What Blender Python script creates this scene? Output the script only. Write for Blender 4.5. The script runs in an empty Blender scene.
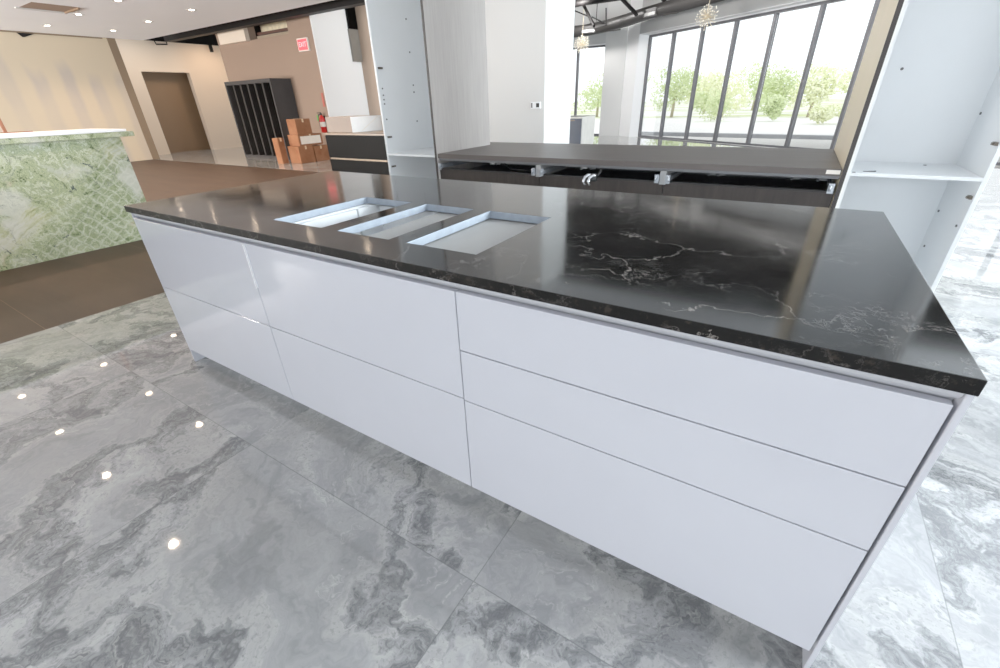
import bpy, bmesh, math, random
from mathutils import Vector, Matrix
random.seed(7)
SC = bpy.context.scene
COL = SC.collection
PI = math.pi

# ------------------------------------------------------------------ materials
def srgb(r, g, b):
    f = lambda c: (c/255/12.92 if c/255 <= .04045 else ((c/255+.055)/1.055)**2.4)
    return (f(r), f(g), f(b), 1)

class NT:
    def __init__(s, name):
        s.m = bpy.data.materials.new(name); s.m.use_nodes = True
        s.t = s.m.node_tree; s.t.nodes.clear()
        s.out = s.n('ShaderNodeOutputMaterial')
    def n(s, t, **k):
        o = s.t.nodes.new(t)
        for a, v in k.items(): setattr(o, a, v)
        return o
    def set(s, node, i, v):
        if isinstance(v, bpy.types.NodeSocket): s.t.links.new(v, node.inputs[i])
        elif v is not None: node.inputs[i].default_value = v
    def math(s, op, a, b=None, c=None, clamp=False):
        o = s.n('ShaderNodeMath', operation=op, use_clamp=clamp)
        s.set(o, 0, a); s.set(o, 1, b); s.set(o, 2, c)
        return o.outputs[0]
    def vmath(s, op, a, b=None):
        o = s.n('ShaderNodeVectorMath', operation=op); s.set(o, 0, a); s.set(o, 1, b)
        return o.outputs[0]
    def noise(s, vec, scale, detail=4, rough=.5, dist=0, col=False):
        o = s.n('ShaderNodeTexNoise'); s.set(o, 'Vector', vec); s.set(o, 'Scale', scale)
        s.set(o, 'Detail', detail); s.set(o, 'Roughness', rough); s.set(o, 'Distortion', dist)
        return o.outputs['Color' if col else 'Fac']
    def ramp(s, fac, stops, interp='LINEAR'):
        o = s.n('ShaderNodeValToRGB'); o.color_ramp.interpolation = interp
        e = o.color_ramp.elements
        while len(e) < len(stops): e.new(.5)
        for el, (p, c) in zip(e, stops):
            el.position = p; el.color = c if len(c) == 4 else (*c, 1)
        s.set(o, 0, fac); return o.outputs[0]
    def mix(s, fac, a, b, mode='MIX'):
        o = s.n('ShaderNodeMix', data_type='RGBA', blend_type=mode)
        s.set(o, 0, fac); s.set(o, 6, a); s.set(o, 7, b); return o.outputs[2]
    def pos(s): return s.n('ShaderNodeNewGeometry').outputs['Position']
    def xyz(s, v):
        o = s.n('ShaderNodeSeparateXYZ'); s.set(o, 0, v); return o.outputs
    def comb(s, x, y, z):
        o = s.n('ShaderNodeCombineXYZ'); s.set(o, 0, x); s.set(o, 1, y); s.set(o, 2, z); return o.outputs[0]
    def bsdf(s, col, rough=.5, metal=0, spec=.5, coat=0, normal=None, emit=None, estr=0):
        o = s.n('ShaderNodeBsdfPrincipled')
        s.set(o, 'Base Color', col); s.set(o, 'Roughness', rough); s.set(o, 'Metallic', metal)
        s.set(o, 'Specular IOR Level', spec); s.set(o, 'Coat Weight', coat)
        if normal is not None: s.set(o, 'Normal', normal)
        if emit is not None: s.set(o, 'Emission Color', emit); s.set(o, 'Emission Strength', estr)
        s.t.links.new(o.outputs[0], s.out.inputs[0]); return o
    def bump(s, h, strength=.1, dist=.01):
        o = s.n('ShaderNodeBump'); s.set(o, 'Height', h); s.set(o, 'Strength', strength); s.set(o, 'Distance', dist)
        return o.outputs[0]

def plain(name, rgb, rough=.5, metal=0, spec=.5, coat=0, var=.06, scale=6):
    """a solid finish with a faint cloudy variation"""
    k = NT(name); c = srgb(*rgb)
    f = k.noise(k.pos(), scale, 3)
    lo = tuple(x*(1-var) for x in c[:3]); hi = tuple(min(1, x*(1+var)) for x in c[:3])
    k.bsdf(k.ramp(f, [(.3, lo), (.7, hi)]), rough, metal, spec, coat)
    return k.m

M = {}
M['lacquer'] = plain('white gloss lacquer', (198, 200, 209), .07, coat=.3, var=.01)
M['cab_white'] = plain('white melamine', (236, 239, 241), .35, var=.01)
M['channel'] = plain('satin channel', (186, 187, 193), .35, var=.01)
M['gap'] = plain('gap dark', (70, 74, 88), .6)
M['bright_strip'] = plain('bright white finish', (250, 250, 252), .4, var=0)
M['board'] = plain('beige board', (158, 157, 155), .6, var=.03, scale=2)
M['white_paint'] = plain('white paint', (212, 211, 209), .6, var=.012, scale=1)
M['ceiling_paint'] = plain('ceiling paint', (245, 246, 249), .8, var=.02, scale=.5)
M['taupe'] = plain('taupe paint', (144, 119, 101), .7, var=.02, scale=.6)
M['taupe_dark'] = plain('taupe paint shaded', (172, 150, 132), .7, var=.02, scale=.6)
M['door_brown'] = plain('brown door paint', (126, 100, 74), .6, var=.03, scale=.7)
M['warm_white'] = plain('warm white paint', (226, 208, 188), .6, var=.012, scale=1)
M['bright_white'] = plain('bright white paint', (250, 250, 250), .6, var=.005, scale=1)
M['carton_daylit'] = plain('daylit carton side', (236, 234, 232), .3, var=.03, scale=9)  # daylight on the carton's right side, put into the colour
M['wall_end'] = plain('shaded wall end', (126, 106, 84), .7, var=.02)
M['slide'] = plain('drawer slide zinc', (176, 180, 186), .25, metal=.5, var=.05)
M['shade_grey'] = plain('grey for painted shade', (120, 114, 106), .6)
M['divider_grey'] = plain('grey board', (150, 150, 150), .5)
M['stud_red'] = plain('reddish timber', (150, 92, 62), .6)
M['header_grey'] = plain('grey header paint', (198, 198, 197), .7, var=.015, scale=.7)
M['black_steel'] = plain('black steel', (22, 20, 20), .5, var=.1, spec=.12)
M['dark_deck'] = plain('dark deck', (26, 24, 24), .8, var=.1, spec=.12)
M['black_lacquer'] = plain('black cabinet', (3, 3, 3), .45, var=.1, spec=.05)
M['brass'] = plain('brass trim', (112, 98, 82), .35, metal=.5)
M['tan_top'] = plain('tan counter top', (140, 120, 100), .35, var=.04)
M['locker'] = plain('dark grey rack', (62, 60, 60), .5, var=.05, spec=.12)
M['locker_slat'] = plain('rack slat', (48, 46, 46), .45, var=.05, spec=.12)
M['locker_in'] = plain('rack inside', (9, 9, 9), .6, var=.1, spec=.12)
M['carton_shaded'] = plain('white carton in shade', (150, 136, 126), .6, var=.02)  # warm shade of the carton's front put into its colour
M['tape'] = plain('clear tape', (214, 186, 150), .25)
M['label_white'] = plain('white label', (235, 226, 215), .5)
M['red'] = plain('red paint', (200, 28, 24), .3)
M['red_sign'] = plain('red sign', (176, 84, 70), .5)
M['black_rubber'] = plain('black rubber', (22, 22, 22), .6)
M['green_tag'] = plain('green tag', (84, 150, 60), .6)
M['chrome'] = plain('chrome', (206, 208, 212), .16, metal=1)
M['steel'] = plain('galvanised steel', (104, 104, 106), .4, metal=.3)
M['bronze_hinge'] = plain('hinge plate', (96, 88, 78), .35, metal=.7)
M['hole'] = plain('dark hole', (96, 96, 98), .7)
M['duct'] = plain('dark duct', (54, 52, 51), .45, metal=.2, var=.06)
M['grille'] = plain('pale grille', (220, 220, 218), .5)
M['navy'] = plain('navy front', (58, 68, 84), .4)
M['cream'] = plain('cream panel', (226, 222, 214), .5)
M['frame_dark'] = plain('dark window frame', (108, 108, 112), .4, metal=.3)
M['wood_stud'] = plain('timber stud', (150, 132, 110), .7)
M['stud_dark'] = plain('dark timber', (84, 52, 40), .7)
M['insulation'] = plain('pale insulation', (214, 200, 168), .9, var=.15, scale=10)
M['grey_cut'] = plain('sawn stone edge', (138, 148, 160), .6, var=.1, scale=30)
M['beige_panel'] = plain('beige laminate', (240, 224, 194), .45, var=.03, scale=2)
M['dark_edge'] = plain('dark edging', (40, 32, 30), .5)
M['trunk'] = plain('bark', (186, 176, 150), .9)
M['kerb'] = plain('concrete kerb', (165, 167, 172), .8)
M['stem'] = plain('gilt stem', (222, 206, 176), .3, metal=.3)
M['bead'] = plain('frosted bead', (250, 243, 228), .3)

def leaf_mat(name, a, b):
    k = NT(name); f = k.noise(k.pos(), 1.2, 3)
    k.bsdf(k.ramp(f, [(.3, srgb(*a)), (.7, srgb(*b))]), .8, spec=.1); return k.m
M['leaf'] = leaf_mat('pale foliage', (232, 237, 188), (246, 248, 218))
M['leaf2'] = leaf_mat('green foliage', (204, 218, 162), (230, 238, 196))

def m_floor():
    k = NT('grey onyx tile'); p = k.pos(); x, y, z = k.xyz(p)
    px = k.math('DIVIDE', k.math('SUBTRACT', x, 1.0), 1.22); py = k.math('DIVIDE', k.math('ADD', y, .235), 1.265)
    ix, iy = k.math('FLOOR', px), k.math('FLOOR', py)
    wn = k.n('ShaderNodeTexWhiteNoise', noise_dimensions='2D'); k.set(wn, 'Vector', k.comb(ix, iy, 0))
    off = k.vmath('MULTIPLY', wn.outputs['Color'], (14, 14, 0))
    v = k.vmath('ADD', p, off)
    warp = k.noise(v, .9, 6, .6, col=True)
    v2 = k.vmath('ADD', v, k.vmath('MULTIPLY', k.vmath('SUBTRACT', warp, (.5, .5, .5)), (1.5, 1.5, 0)))
    a = k.noise(v2, 1.25, 10, .66, .6)
    base = k.ramp(a, [(.28, srgb(98, 100, 102)), (.38, srgb(126, 127, 129)), (.46, srgb(156, 156, 156)), (.51, srgb(130, 131, 133)), (.57, srgb(168, 168, 168)), (.64, srgb(138, 139, 141)), (.76, srgb(190, 190, 190))])
    cloud = k.noise(v2, 3.2, 7, .7)
    base = k.mix(.38, base, k.ramp(cloud, [(.32, srgb(106, 108, 111)), (.5, srgb(150, 150, 150)), (.68, srgb(190, 190, 190))]))
    fine = k.noise(v2, 14, 8, .78)
    lev = k.noise(v2, .8, 8, .62, .4)
    r = k.math('ABSOLUTE', k.math('SUBTRACT', lev, .5))
    rj = k.math('ADD', r, k.math('MULTIPLY', k.math('SUBTRACT', fine, .5), .05))
    band = k.ramp(rj, [(.0, (1, 1, 1)), (.016, (.7, .7, .7)), (.036, (0, 0, 0))])
    crust = k.math('MULTIPLY', band, k.ramp(fine, [(.40, (0, 0, 0)), (.55, (1, 1, 1))]))
    c = k.mix(k.math('MULTIPLY', crust, .85), base, srgb(68, 70, 72))
    halo = k.ramp(rj, [(.03, (0, 0, 0)), (.042, (1, 1, 1)), (.08, (0, 0, 0))])
    c = k.mix(k.math('MULTIPLY', halo, .30), c, srgb(196, 194, 188))
    r2 = k.math('ABSOLUTE', k.math('SUBTRACT', k.noise(v2, 1.7, 7, .66, .6), .54))
    hl = k.math('MULTIPLY', k.ramp(r2, [(0, (1, 1, 1)), (.016, (0, 0, 0))]), k.ramp(fine, [(.45, (0, 0, 0)), (.62, (1, 1, 1))]))
    c = k.mix(k.math('MULTIPLY', hl, .5), c, srgb(206, 205, 200))
    sp = k.noise(v, 70, 3, .7)
    near = k.ramp(r, [(.0, (1, 1, 1)), (.09, (0, 0, 0))])
    c = k.mix(k.math('MULTIPLY', k.ramp(sp, [(.36, (1, 1, 1)), (.46, (0, 0, 0))]), k.math('MULTIPLY', near, .75)), c, srgb(88, 90, 92))
    # joints
    fx = k.math('FRACT', px); fy = k.math('FRACT', py)
    dx = k.math('MULTIPLY', k.math('MINIMUM', fx, k.math('SUBTRACT', 1, fx)), 1.22)
    dy = k.math('MULTIPLY', k.math('MINIMUM', fy, k.math('SUBTRACT', 1, fy)), 1.265)
    inrow = k.math('MULTIPLY', k.math('COMPARE', iy, 0, .1), k.math('LESS_THAN', x, 1.7))
    sx = k.math('MULTIPLY', k.math('LESS_THAN', dx, .0017), k.math('SUBTRACT', 1, inrow))
    sy = k.math('LESS_THAN', dy, .0017)
    seam = k.math('MAXIMUM', sx, sy)
    c = k.mix(k.math('MULTIPLY', seam, .5), c, srgb(80, 82, 84))
    k.bsdf(c, .028, spec=.7)
    return k.m
M['floor'] = m_floor()

def m_brown():
    k = NT('brown matte tile'); p = k.pos(); x, y, z = k.xyz(p)
    st = k.comb(k.math('MULTIPLY', x, .5), k.math('MULTIPLY', y, 2.2), 0)
    a = k.noise(st, 1.6, 6, .6, .6)
    c = k.ramp(a, [(.3, srgb(54, 40, 31)), (.7, srgb(72, 55, 44))])
    fy = k.math('FRACT', k.math('DIVIDE', k.math('ADD', y, .3), 1.265))
    fx = k.math('FRACT', k.math('DIVIDE', k.math('ADD', x, 1.42), 2.44))
    s = k.math('MAXIMUM', k.math('LESS_THAN', fy, .0022), k.math('LESS_THAN', fx, .0014))
    c = k.mix(k.math('MULTIPLY', s, .6), c, srgb(136, 112, 92))
    k.bsdf(c, .48, spec=.2); return k.m
M['brown_floor'] = m_brown()

def m_counter(edge=False):
    k = NT('black veined marble edge' if edge else 'black veined marble'); p = k.pos()
    w = k.noise(p, 3, 5, .6, col=True)
    v = k.vmath('ADD', p, k.vmath('MULTIPLY', w, (.28, .28, .28)))
    a = k.noise(v, 5, 8, .65)
    base = k.ramp(a, [(.3, srgb(9, 8, 8)), (.55, srgb(17, 16, 15)), (.8, srgb(36, 33, 30))])
    w2 = k.noise(p, 9, 7, .7, col=True)
    u = k.vmath('ADD', v, k.vmath('MULTIPLY', w2, (.13, .13, .13)))
    vo = k.n('ShaderNodeTexVoronoi', feature='DISTANCE_TO_EDGE'); k.set(vo, 'Vector', k.vmath('MULTIPLY', u, (1, .8, 1))); k.set(vo, 'Scale', 2.9)
    mask = k.ramp(k.noise(p, 2.6, 3), [(.44, (0, 0, 0)), (.60, (1, 1, 1))])
    vein = k.math('MULTIPLY', k.ramp(vo.outputs['Distance'], [(0, (.8, .8, .8)), (.0018, (.5, .5, .5)), (.005, (0, 0, 0))]), mask)
    r2 = k.math('ABSOLUTE', k.math('SUBTRACT', k.noise(u, 4.4, 6, .65), .5))
    mask2 = k.ramp(k.noise(p, 3.3, 2), [(.46, (0, 0, 0)), (.62, (1, 1, 1))])
    vein2 = k.math('MULTIPLY', k.ramp(r2, [(0, (.45, .45, .45)), (.006, (0, 0, 0))]), mask2)
    vv = k.math('MAXIMUM', vein, vein2)
    c = k.mix(k.math('MULTIPLY', vv, .62), base, srgb(190, 182, 176))
    ro = k.ramp(k.noise(p, 6, 4), [(.3, (.08, .08, .08)), (.7, (.125, .125, .125))])
    fl = k.ramp(k.noise(p, 38, 4, .7), [(.56, (0, 0, 0)), (.68, (1, 1, 1))])
    c = k.mix(k.math('MULTIPLY', fl, .35), c, srgb(70, 62, 54))
    if edge: k.bsdf(c, .5, spec=.12)
    else: k.bsdf(c, ro, spec=.42)
    return k.m
M['marble'] = m_counter(); M['marble_edge'] = m_counter(True)

def m_green():
    k = NT('green onyx slab'); p = k.pos(); x, y, z = k.xyz(p)
    w = k.noise(p, 3.0, 6, .62, col=True)
    wv = k.vmath('SUBTRACT', w, (.5, .5, .5))
    v = k.vmath('ADD', p, k.vmath('MULTIPLY', wv, (.35, .4, .4)))
    vl = k.vmath('ADD', p, k.vmath('MULTIPLY', wv, (.10, .12, .12)))
    a = k.noise(v, 9.5, 10, .78, .8)
    base = k.ramp(a, [(.34, srgb(48, 64, 38)), (.41, srgb(104, 122, 76)), (.46, srgb(190, 198, 160)), (.50, srgb(120, 136, 94)), (.55, srgb(216, 220, 196)), (.60, srgb(160, 172, 126)), (.66, srgb(226, 227, 216)), (.76, srgb(128, 142, 84))])
    # rising diagonal veils
    _, ly, lz = k.xyz(vl)
    dg = k.math('SUBTRACT', lz, k.math('MULTIPLY', ly, .62))
    veil = k.noise(k.comb(k.math('MULTIPLY', dg, 3.2), k.math('MULTIPLY', k.math('ADD', ly, lz), .5), 0), 5.5, 6, .65)
    vm = k.math('MULTIPLY', k.ramp(k.math('ABSOLUTE', k.math('SUBTRACT', dg, .22)), [(.06, (1, 1, 1)), (.17, (0, 0, 0))]), k.ramp(k.noise(v, 3, 5), [(.42, (.0, .0, .0)), (.52, (1, 1, 1))]))
    c = k.mix(k.math('MULTIPLY', vm, .85), base, k.ramp(veil, [(.35, srgb(132, 140, 84)), (.48, srgb(196, 196, 160)), (.58, srgb(208, 208, 198)), (.7, srgb(150, 158, 108))]))
    # lattice of pale fractures low on the right
    rot = k.comb(k.math('ADD', k.math('MULTIPLY', ly, .8), k.math('MULTIPLY', lz, .6)), k.math('SUBTRACT', k.math('MULTIPLY', lz, .8), k.math('MULTIPLY', ly, .6)), 0)
    ru, rw, _ = k.xyz(rot)
    wn1 = k.math('MULTIPLY', k.noise(p, 9, 4), .09)
    def lines(c_, f_):
        fr_ = k.math('FRACT', k.math('MULTIPLY', k.math('ADD', c_, wn1), f_))
        return k.ramp(k.math('ABSOLUTE', k.math('SUBTRACT', fr_, .5)), [(.02, (1, 1, 1)), (.16, (0, 0, 0))])
    cell = k.math('MAXIMUM', lines(ru, 11), lines(rw, 15))
    cm = k.ramp(k.math('ADD', k.math('SUBTRACT', ly, k.math('MULTIPLY', lz, .9)), k.math('MULTIPLY', k.noise(p, 2.0, 3), .6)), [(.42, (0, 0, 0)), (.62, (1, 1, 1))])
    c = k.mix(k.math('MULTIPLY', k.math('MULTIPLY', k.math('SUBTRACT', 1, cell), cm), .35), c, srgb(98, 118, 78))
    c = k.mix(k.math('MULTIPLY', k.math('MULTIPLY', cell, cm), .5), c, srgb(190, 194, 180))
    # milky heart, blush, dark flecks and hairlines
    cl = k.noise(v, 2.1, 4)
    c = k.mix(k.ramp(cl, [(.58, (0, 0, 0)), (.68, (.7, .7, .7))]), c, srgb(210, 211, 204))
    pk = k.noise(k.vmath('ADD', v, (4, 2, 9)), 3.2, 3)
    c = k.mix(k.ramp(pk, [(.66, (0, 0, 0)), (.75, (.6, .6, .6))]), c, srgb(214, 190, 172))
    d = k.noise(v, 10, 6, .65, .6)
    c = k.mix(k.ramp(d, [(.63, (0, 0, 0)), (.66, (.9, .9, .9))]), c, srgb(44, 62, 64))
    hr = k.math('ABSOLUTE', k.math('SUBTRACT', k.noise(v, 3.3, 6, .6), .5))
    hm = k.ramp(k.noise(p, 4, 2), [(.5, (0, 0, 0)), (.62, (1, 1, 1))])
    c = k.mix(k.math('MULTIPLY', k.math('MULTIPLY', k.ramp(hr, [(0, (1, 1, 1)), (.012, (0, 0, 0))]), hm), .6), c, srgb(78, 90, 84))
    c = k.mix(1, c, (.90, .89, .86, 1), 'MULTIPLY')
    k.bsdf(c, .3, spec=.12); return k.m
M['green'] = m_green()

def m_drywall():
    k = NT('patched drywall'); p = k.pos(); x, y, z = k.xyz(p)
    n = k.noise(p, 1.1, 5)
    wob = k.noise(k.comb(k.math('MULTIPLY', y, .8), 3, 0), 1.3, 2)
    s = k.math('FRACT', k.math('DIVIDE', k.math('ADD', y, k.math('MULTIPLY', n, .22)), .62))
    stripe = k.ramp(s, [(.1, (0, 0, 0)), (.32, (1, 1, 1)), (.6, (1, 1, 1)), (.82, (0, 0, 0))], 'EASE')
    top = k.math('ADD', 1.5, k.math('MULTIPLY', wob, 2.2))
    bandz = k.ramp(k.math('SUBTRACT', top, z), [(0, (0, 0, 0)), (.35, (1, 1, 1))])
    big = k.ramp(k.noise(k.comb(0, k.math('MULTIPLY', y, .7), k.math('MULTIPLY', z, .5)), 1.1, 2), [(.35, (.25, .25, .25)), (.6, (1, 1, 1))])
    f = k.math('MULTIPLY', k.math('MULTIPLY', stripe, bandz), big)
    c = k.mix(f, srgb(204, 188, 162), srgb(184, 172, 160))
    k.bsdf(c, .85); return k.m
M['drywall'] = m_drywall()

def m_wood(name, a, b, rough, axis='z', freq=46):
    k = NT(name); p = k.pos(); x, y, z = k.xyz(p)
    q = k.math('MULTIPLY', k.math('ADD', x, y), 1.0)
    v = k.comb(k.math('MULTIPLY', q, freq/10), 0, k.math('MULTIPLY', z, .5)) if axis == 'z' else k.comb(k.math('MULTIPLY', x, .5), k.math('MULTIPLY', k.math('ADD', y, z), freq/10), 0)
    f = k.noise(v, 5, 6, .65, .2)
    k.bsdf(k.ramp(f, [(.3, srgb(*a)), (.7, srgb(*b))]), rough, spec=.25); return k.m
M['wood_grey'] = m_wood('grey oak veneer', (160, 154, 150), (176, 170, 166), .5, freq=80)
M['wood_dark'] = m_wood('dark brown veneer', (40, 34, 31), (58, 50, 46), .45)
M['wood_top'] = m_wood('taupe bar top', (80, 73, 70), (94, 86, 82), .42, axis='x', freq=30)

def m_card():
    k = NT('brown cardboard'); p = k.pos()
    f = k.noise(p, 3, 4)
    g = k.noise(p, 7, 2)
    c = k.ramp(f, [(.3, srgb(128, 80, 52)), (.7, srgb(152, 102, 72))])
    c = k.mix(k.ramp(g, [(.62, (0, 0, 0)), (.7, (.35, .35, .35))]), c, srgb(130, 62, 36))
    k.bsdf(c, .8, spec=.2); return k.m
M['card'] = m_card()

def m_emit(name, rgb, s):
    k = NT(name); k.bsdf(srgb(*rgb), .4, emit=srgb(*rgb), estr=s); return k.m
M['lamp'] = m_emit('lamp lens', (255, 226, 196), 40)
M['exit_face'] = m_emit('exit face', (238, 70, 78), 1.1)
M['exit_text'] = m_emit('exit letters', (255, 168, 172), 1.2)

def m_glass():
    k = NT('window glass')
    t = k.n('ShaderNodeBsdfTransparent'); t.inputs[0].default_value = (.97, .98, .98, 1)
    g = k.n('ShaderNodeBsdfGlossy'); g.inputs['Roughness'].default_value = .02
    f = k.n('ShaderNodeFresnel'); f.inputs[0].default_value = 1.3
    mx = k.n('ShaderNodeMixShader'); k.set(mx, 0, f.outputs[0])
    k.t.links.new(t.outputs[0], mx.inputs[1]); k.t.links.new(g.outputs[0], mx.inputs[2])
    k.t.links.new(mx.outputs[0], k.out.inputs[0]); return k.m
M['glass'] = m_glass()

def m_ground():
    k = NT('pale paving outside'); p = k.pos(); x, y, z = k.xyz(p)
    f = k.noise(p, .12, 3); g = k.noise(k.comb(k.math('MULTIPLY', x, .3), y, 0), .25, 4)
    c = k.ramp(f, [(.4, srgb(232, 230, 226)), (.6, srgb(242, 240, 236))])
    far = k.math('GREATER_THAN', y, 34)
    c = k.mix(k.math('MULTIPLY', k.ramp(g, [(.45, (0, 0, 0)), (.6, (1, 1, 1))]), far), c, srgb(206, 214, 160))
    k.bsdf(c, .9, spec=.1); return k.m
M['ground'] = m_ground()

# ------------------------------------------------------------------ mesh helpers
class MB:
    """collects shapes; build() links them as ONE mesh object"""
    def __init__(s, frame=None): s.b = bmesh.new(); s.f = frame
    def _v(s, p):
        return s.b.verts.new(s.f @ Vector(p) if s.f is not None else Vector(p))
    def face(s, pts, mi=0):
        f = s.b.faces.new([s._v(p) for p in pts]); f.material_index = mi; return f
    def hexa(s, a, b, mi=0):
        """a, b: two quads (bottom, top) of four points each"""
        va = [s._v(p) for p in a]; vb = [s._v(p) for p in b]
        fs = [s.b.faces.new(va[::-1]), s.b.faces.new(vb)]
        for i in range(4): fs.append(s.b.faces.new([va[i], va[(i+1) % 4], vb[(i+1) % 4], vb[i]]))
        for f in fs: f.material_index = mi
        return s
    def box(s, x0, x1, y0, y1, z0, z1, mi=0):
        return s.hexa([(x0, y0, z0), (x1, y0, z0), (x1, y1, z0), (x0, y1, z0)], [(x0, y0, z1), (x1, y0, z1), (x1, y1, z1), (x0, y1, z1)], mi)
    def tube(s, pts, r, n=10, mi=0, cap=True):
        pts = [Vector(p) for p in pts]; rs = r if isinstance(r, (list, tuple)) else [r]*len(pts)
        rings = []; up = Vector((0, 0, 1))
        for i, p in enumerate(pts):
            d = (pts[min(i+1, len(pts)-1)]-pts[max(i-1, 0)]).normalized()
            a = d.cross(up)
            if a.length < 1e-3: a = d.cross(Vector((1, 0, 0)))
            a.normalize(); c = d.cross(a)
            rings.append([s._v(p+(a*math.cos(2*PI*k/n)+c*math.sin(2*PI*k/n))*rs[i]) for k in range(n)])
        for q, w in zip(rings, rings[1:]):
            for k in range(n):
                f = s.b.faces.new([q[k], q[(k+1) % n], w[(k+1) % n], w[k]]); f.material_index = mi; f.smooth = n > 6
        if cap:
            for rr in (rings[0], rings[-1][::-1]): s.b.faces.new(rr).material_index = mi
        return s
    def lathe(s, c, prof, n=24, mi=0):
        """prof: (radius, z) pairs about a vertical axis through c"""
        rings = []
        for r, z in prof:
            rings.append([s._v((c[0]+r*math.cos(2*PI*k/n), c[1]+r*math.sin(2*PI*k/n), c[2]+z)) for k in range(n)])
        for q, w in zip(rings, rings[1:]):
            for k in range(n):
                f = s.b.faces.new([q[k], q[(k+1) % n], w[(k+1) % n], w[k]]); f.material_index = mi; f.smooth = True
        s.b.faces.new(rings[0][::-1]).material_index = mi; s.b.faces.new(rings[-1]).material_index = mi
        return s
    def ball(s, c, r, seg=8, mi=0):
        return s.lathe(c, [(max(r*math.sin(PI*i/seg), r*.02), -r*math.cos(PI*i/seg)) for i in range(seg+1)], 10, mi)
    def build(s, name, mats, parent=None, bevel=0):
        me = bpy.data.meshes.new(name)
        bmesh.ops.recalc_face_normals(s.b, faces=s.b.faces)
        org = wloc(parent) if parent else Vector((0, 0, 0))
        bmesh.ops.translate(s.b, verts=s.b.verts, vec=-org)
        s.b.to_mesh(me); s.b.free()
        for m in (mats if isinstance(mats, (list, tuple)) else [mats]): me.materials.append(M[m])
        o = bpy.data.objects.new(name, me); COL.objects.link(o)
        if parent: o.parent = parent
        if bevel:
            b = o.modifiers.new('bevel', 'BEVEL'); b.width = bevel; b.segments = 2; b.limit_method = 'ANGLE'; b.angle_limit = math.radians(40)
        return o

def wloc(o):
    v = Vector((0, 0, 0))
    while o: v += o.location; o = o.parent
    return v
def tag(o, label=None, cat=None, group=None, kind=None):
    for k, v in (('label', label), ('category', cat), ('group', group), ('kind', kind)):
        if v: o[k] = v
    return o
def thing(name, loc, label, cat, group=None):
    o = bpy.data.objects.new(name, None); COL.objects.link(o); o.location = loc; o.empty_display_size = .1
    return tag(o, label, cat, group)
def one(mb, name, mats, label, cat, group=None, bevel=0):
    return tag(mb.build(name, mats, None, bevel), label, cat, group)
def struct(mb, name, mats, label=None, cat=None, bevel=0):
    return tag(mb.build(name, mats, None, bevel), label, cat, None, 'structure')
def box(*a): return MB().box(*a)

# ------------------------------------------------------------------ camera (solved from the photograph's own perspective)
YAW, PIT, ROL = -0.5734058, 0.4958112, -0.0337965
CAM = Vector((2.7583, -0.8672, 1.32518))
sa, ca, sb, cb = math.sin(YAW), math.cos(YAW), math.sin(PIT), math.cos(PIT)
fw = Vector((sa*cb, ca*cb, -sb)); rt = Vector((ca, -sa, 0)); up = rt.cross(fw)
r2 = rt*math.cos(ROL)+up*math.sin(ROL); u2 = -rt*math.sin(ROL)+up*math.cos(ROL)
cd = bpy.data.cameras.new('camera'); cam = bpy.data.objects.new('camera', cd); COL.objects.link(cam)
cd.sensor_width = 36; cd.lens = 431.3112*36/1000; cd.clip_start = .02; cd.clip_end = 500
cam.matrix_world = Matrix(((r2.x, u2.x, -fw.x, CAM.x), (r2.y, u2.y, -fw.y, CAM.y), (r2.z, u2.z, -fw.z, CAM.z), (0, 0, 0, 1)))
SC.camera = cam

# ------------------------------------------------------------------ the setting
f = MB()
f.box(-1.42, 12, -7, 5.85, -.12, 0); pg = [(-17.5, 5.85), (12, 5.85), (12, 6.65), (9.0, 8.66), (-2.35, 16.85), (-2.9, 17.22), (-17.5, 17.22)]
vb = [f._v((x, y, -.12)) for x, y in pg]; vt = [f._v((x, y, 0)) for x, y in pg]
f.b.faces.new(vb[::-1]); f.b.faces.new(vt)
for q in range(len(pg)): f.b.faces.new([vb[q], vb[(q+1) % 7], vt[(q+1) % 7], vt[q]])
f.box(-17.5, -1.42, -7, -6, -.12, 0)
struct(f, 'floor', 'floor', 'polished grey onyx-look floor tiles around the island', 'floor')
struct(box(-17.5, -1.42, -6, 5.85, -.12, -.0005), 'floor', 'brown_floor', 'matte brown tiled floor between the green counter and the far walls', 'floor')

c = MB(); c.box(-14.55, -4.2, -7, 6.7, 3.23, 3.36); c.box(-4.2, 12, -7, 5.5, 3.23, 3.36)
struct(c, 'ceiling', 'ceiling_paint', 'white drywall ceiling with recessed lights', 'ceiling')
struct(box(-17.6, -6.4, 6.7, 14, 4.6, 4.75), 'ceiling', 'dark_deck', 'dark open ceiling above the drywall edge', 'ceiling')
struct(MB().box(-6.4, 12, 6.7, 18.2, 4.2, 4.35).box(-4.2, 12, 5.5, 6.7, 4.2, 4.35), 'ceiling', 'dark_deck', 'dark exposed deck ceiling above the windows', 'ceiling')
struct(MB().box(-14.55, -4.14, 6.7, 6.76, 3.36, 4.6).box(-4.2, 12, 5.5, 5.56, 3.36, 4.6).box(-4.2, -4.14, 5.56, 6.7, 3.36, 4.6), 'trim_1', 'black_steel')
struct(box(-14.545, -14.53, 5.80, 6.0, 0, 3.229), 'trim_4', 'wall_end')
struct(box(-14.5485, -14.535, -6.5, 5.70, 3.195, 3.2295), 'shadow_line', 'wall_end')  # dark strip standing in for the shadow line under the ceiling
struct(MB().hexa([(-14.549, 3.98, 3.11), (-14.53, 3.98, 3.11), (-14.53, 4.02, 3.11), (-14.549, 4.02, 3.11)], [(-14.549, 3.90, 3.2), (-14.53, 3.90, 3.2), (-14.53, 4.25, 3.2), (-14.549, 4.25, 3.2)]), 'wall_hole', 'black_steel')
struct(box(-14.9, -14.55, -7, 6.0, 0, 3.36), 'wall_left', 'drywall', 'tan drywall with vertical grey patched streaks', 'wall')
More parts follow.
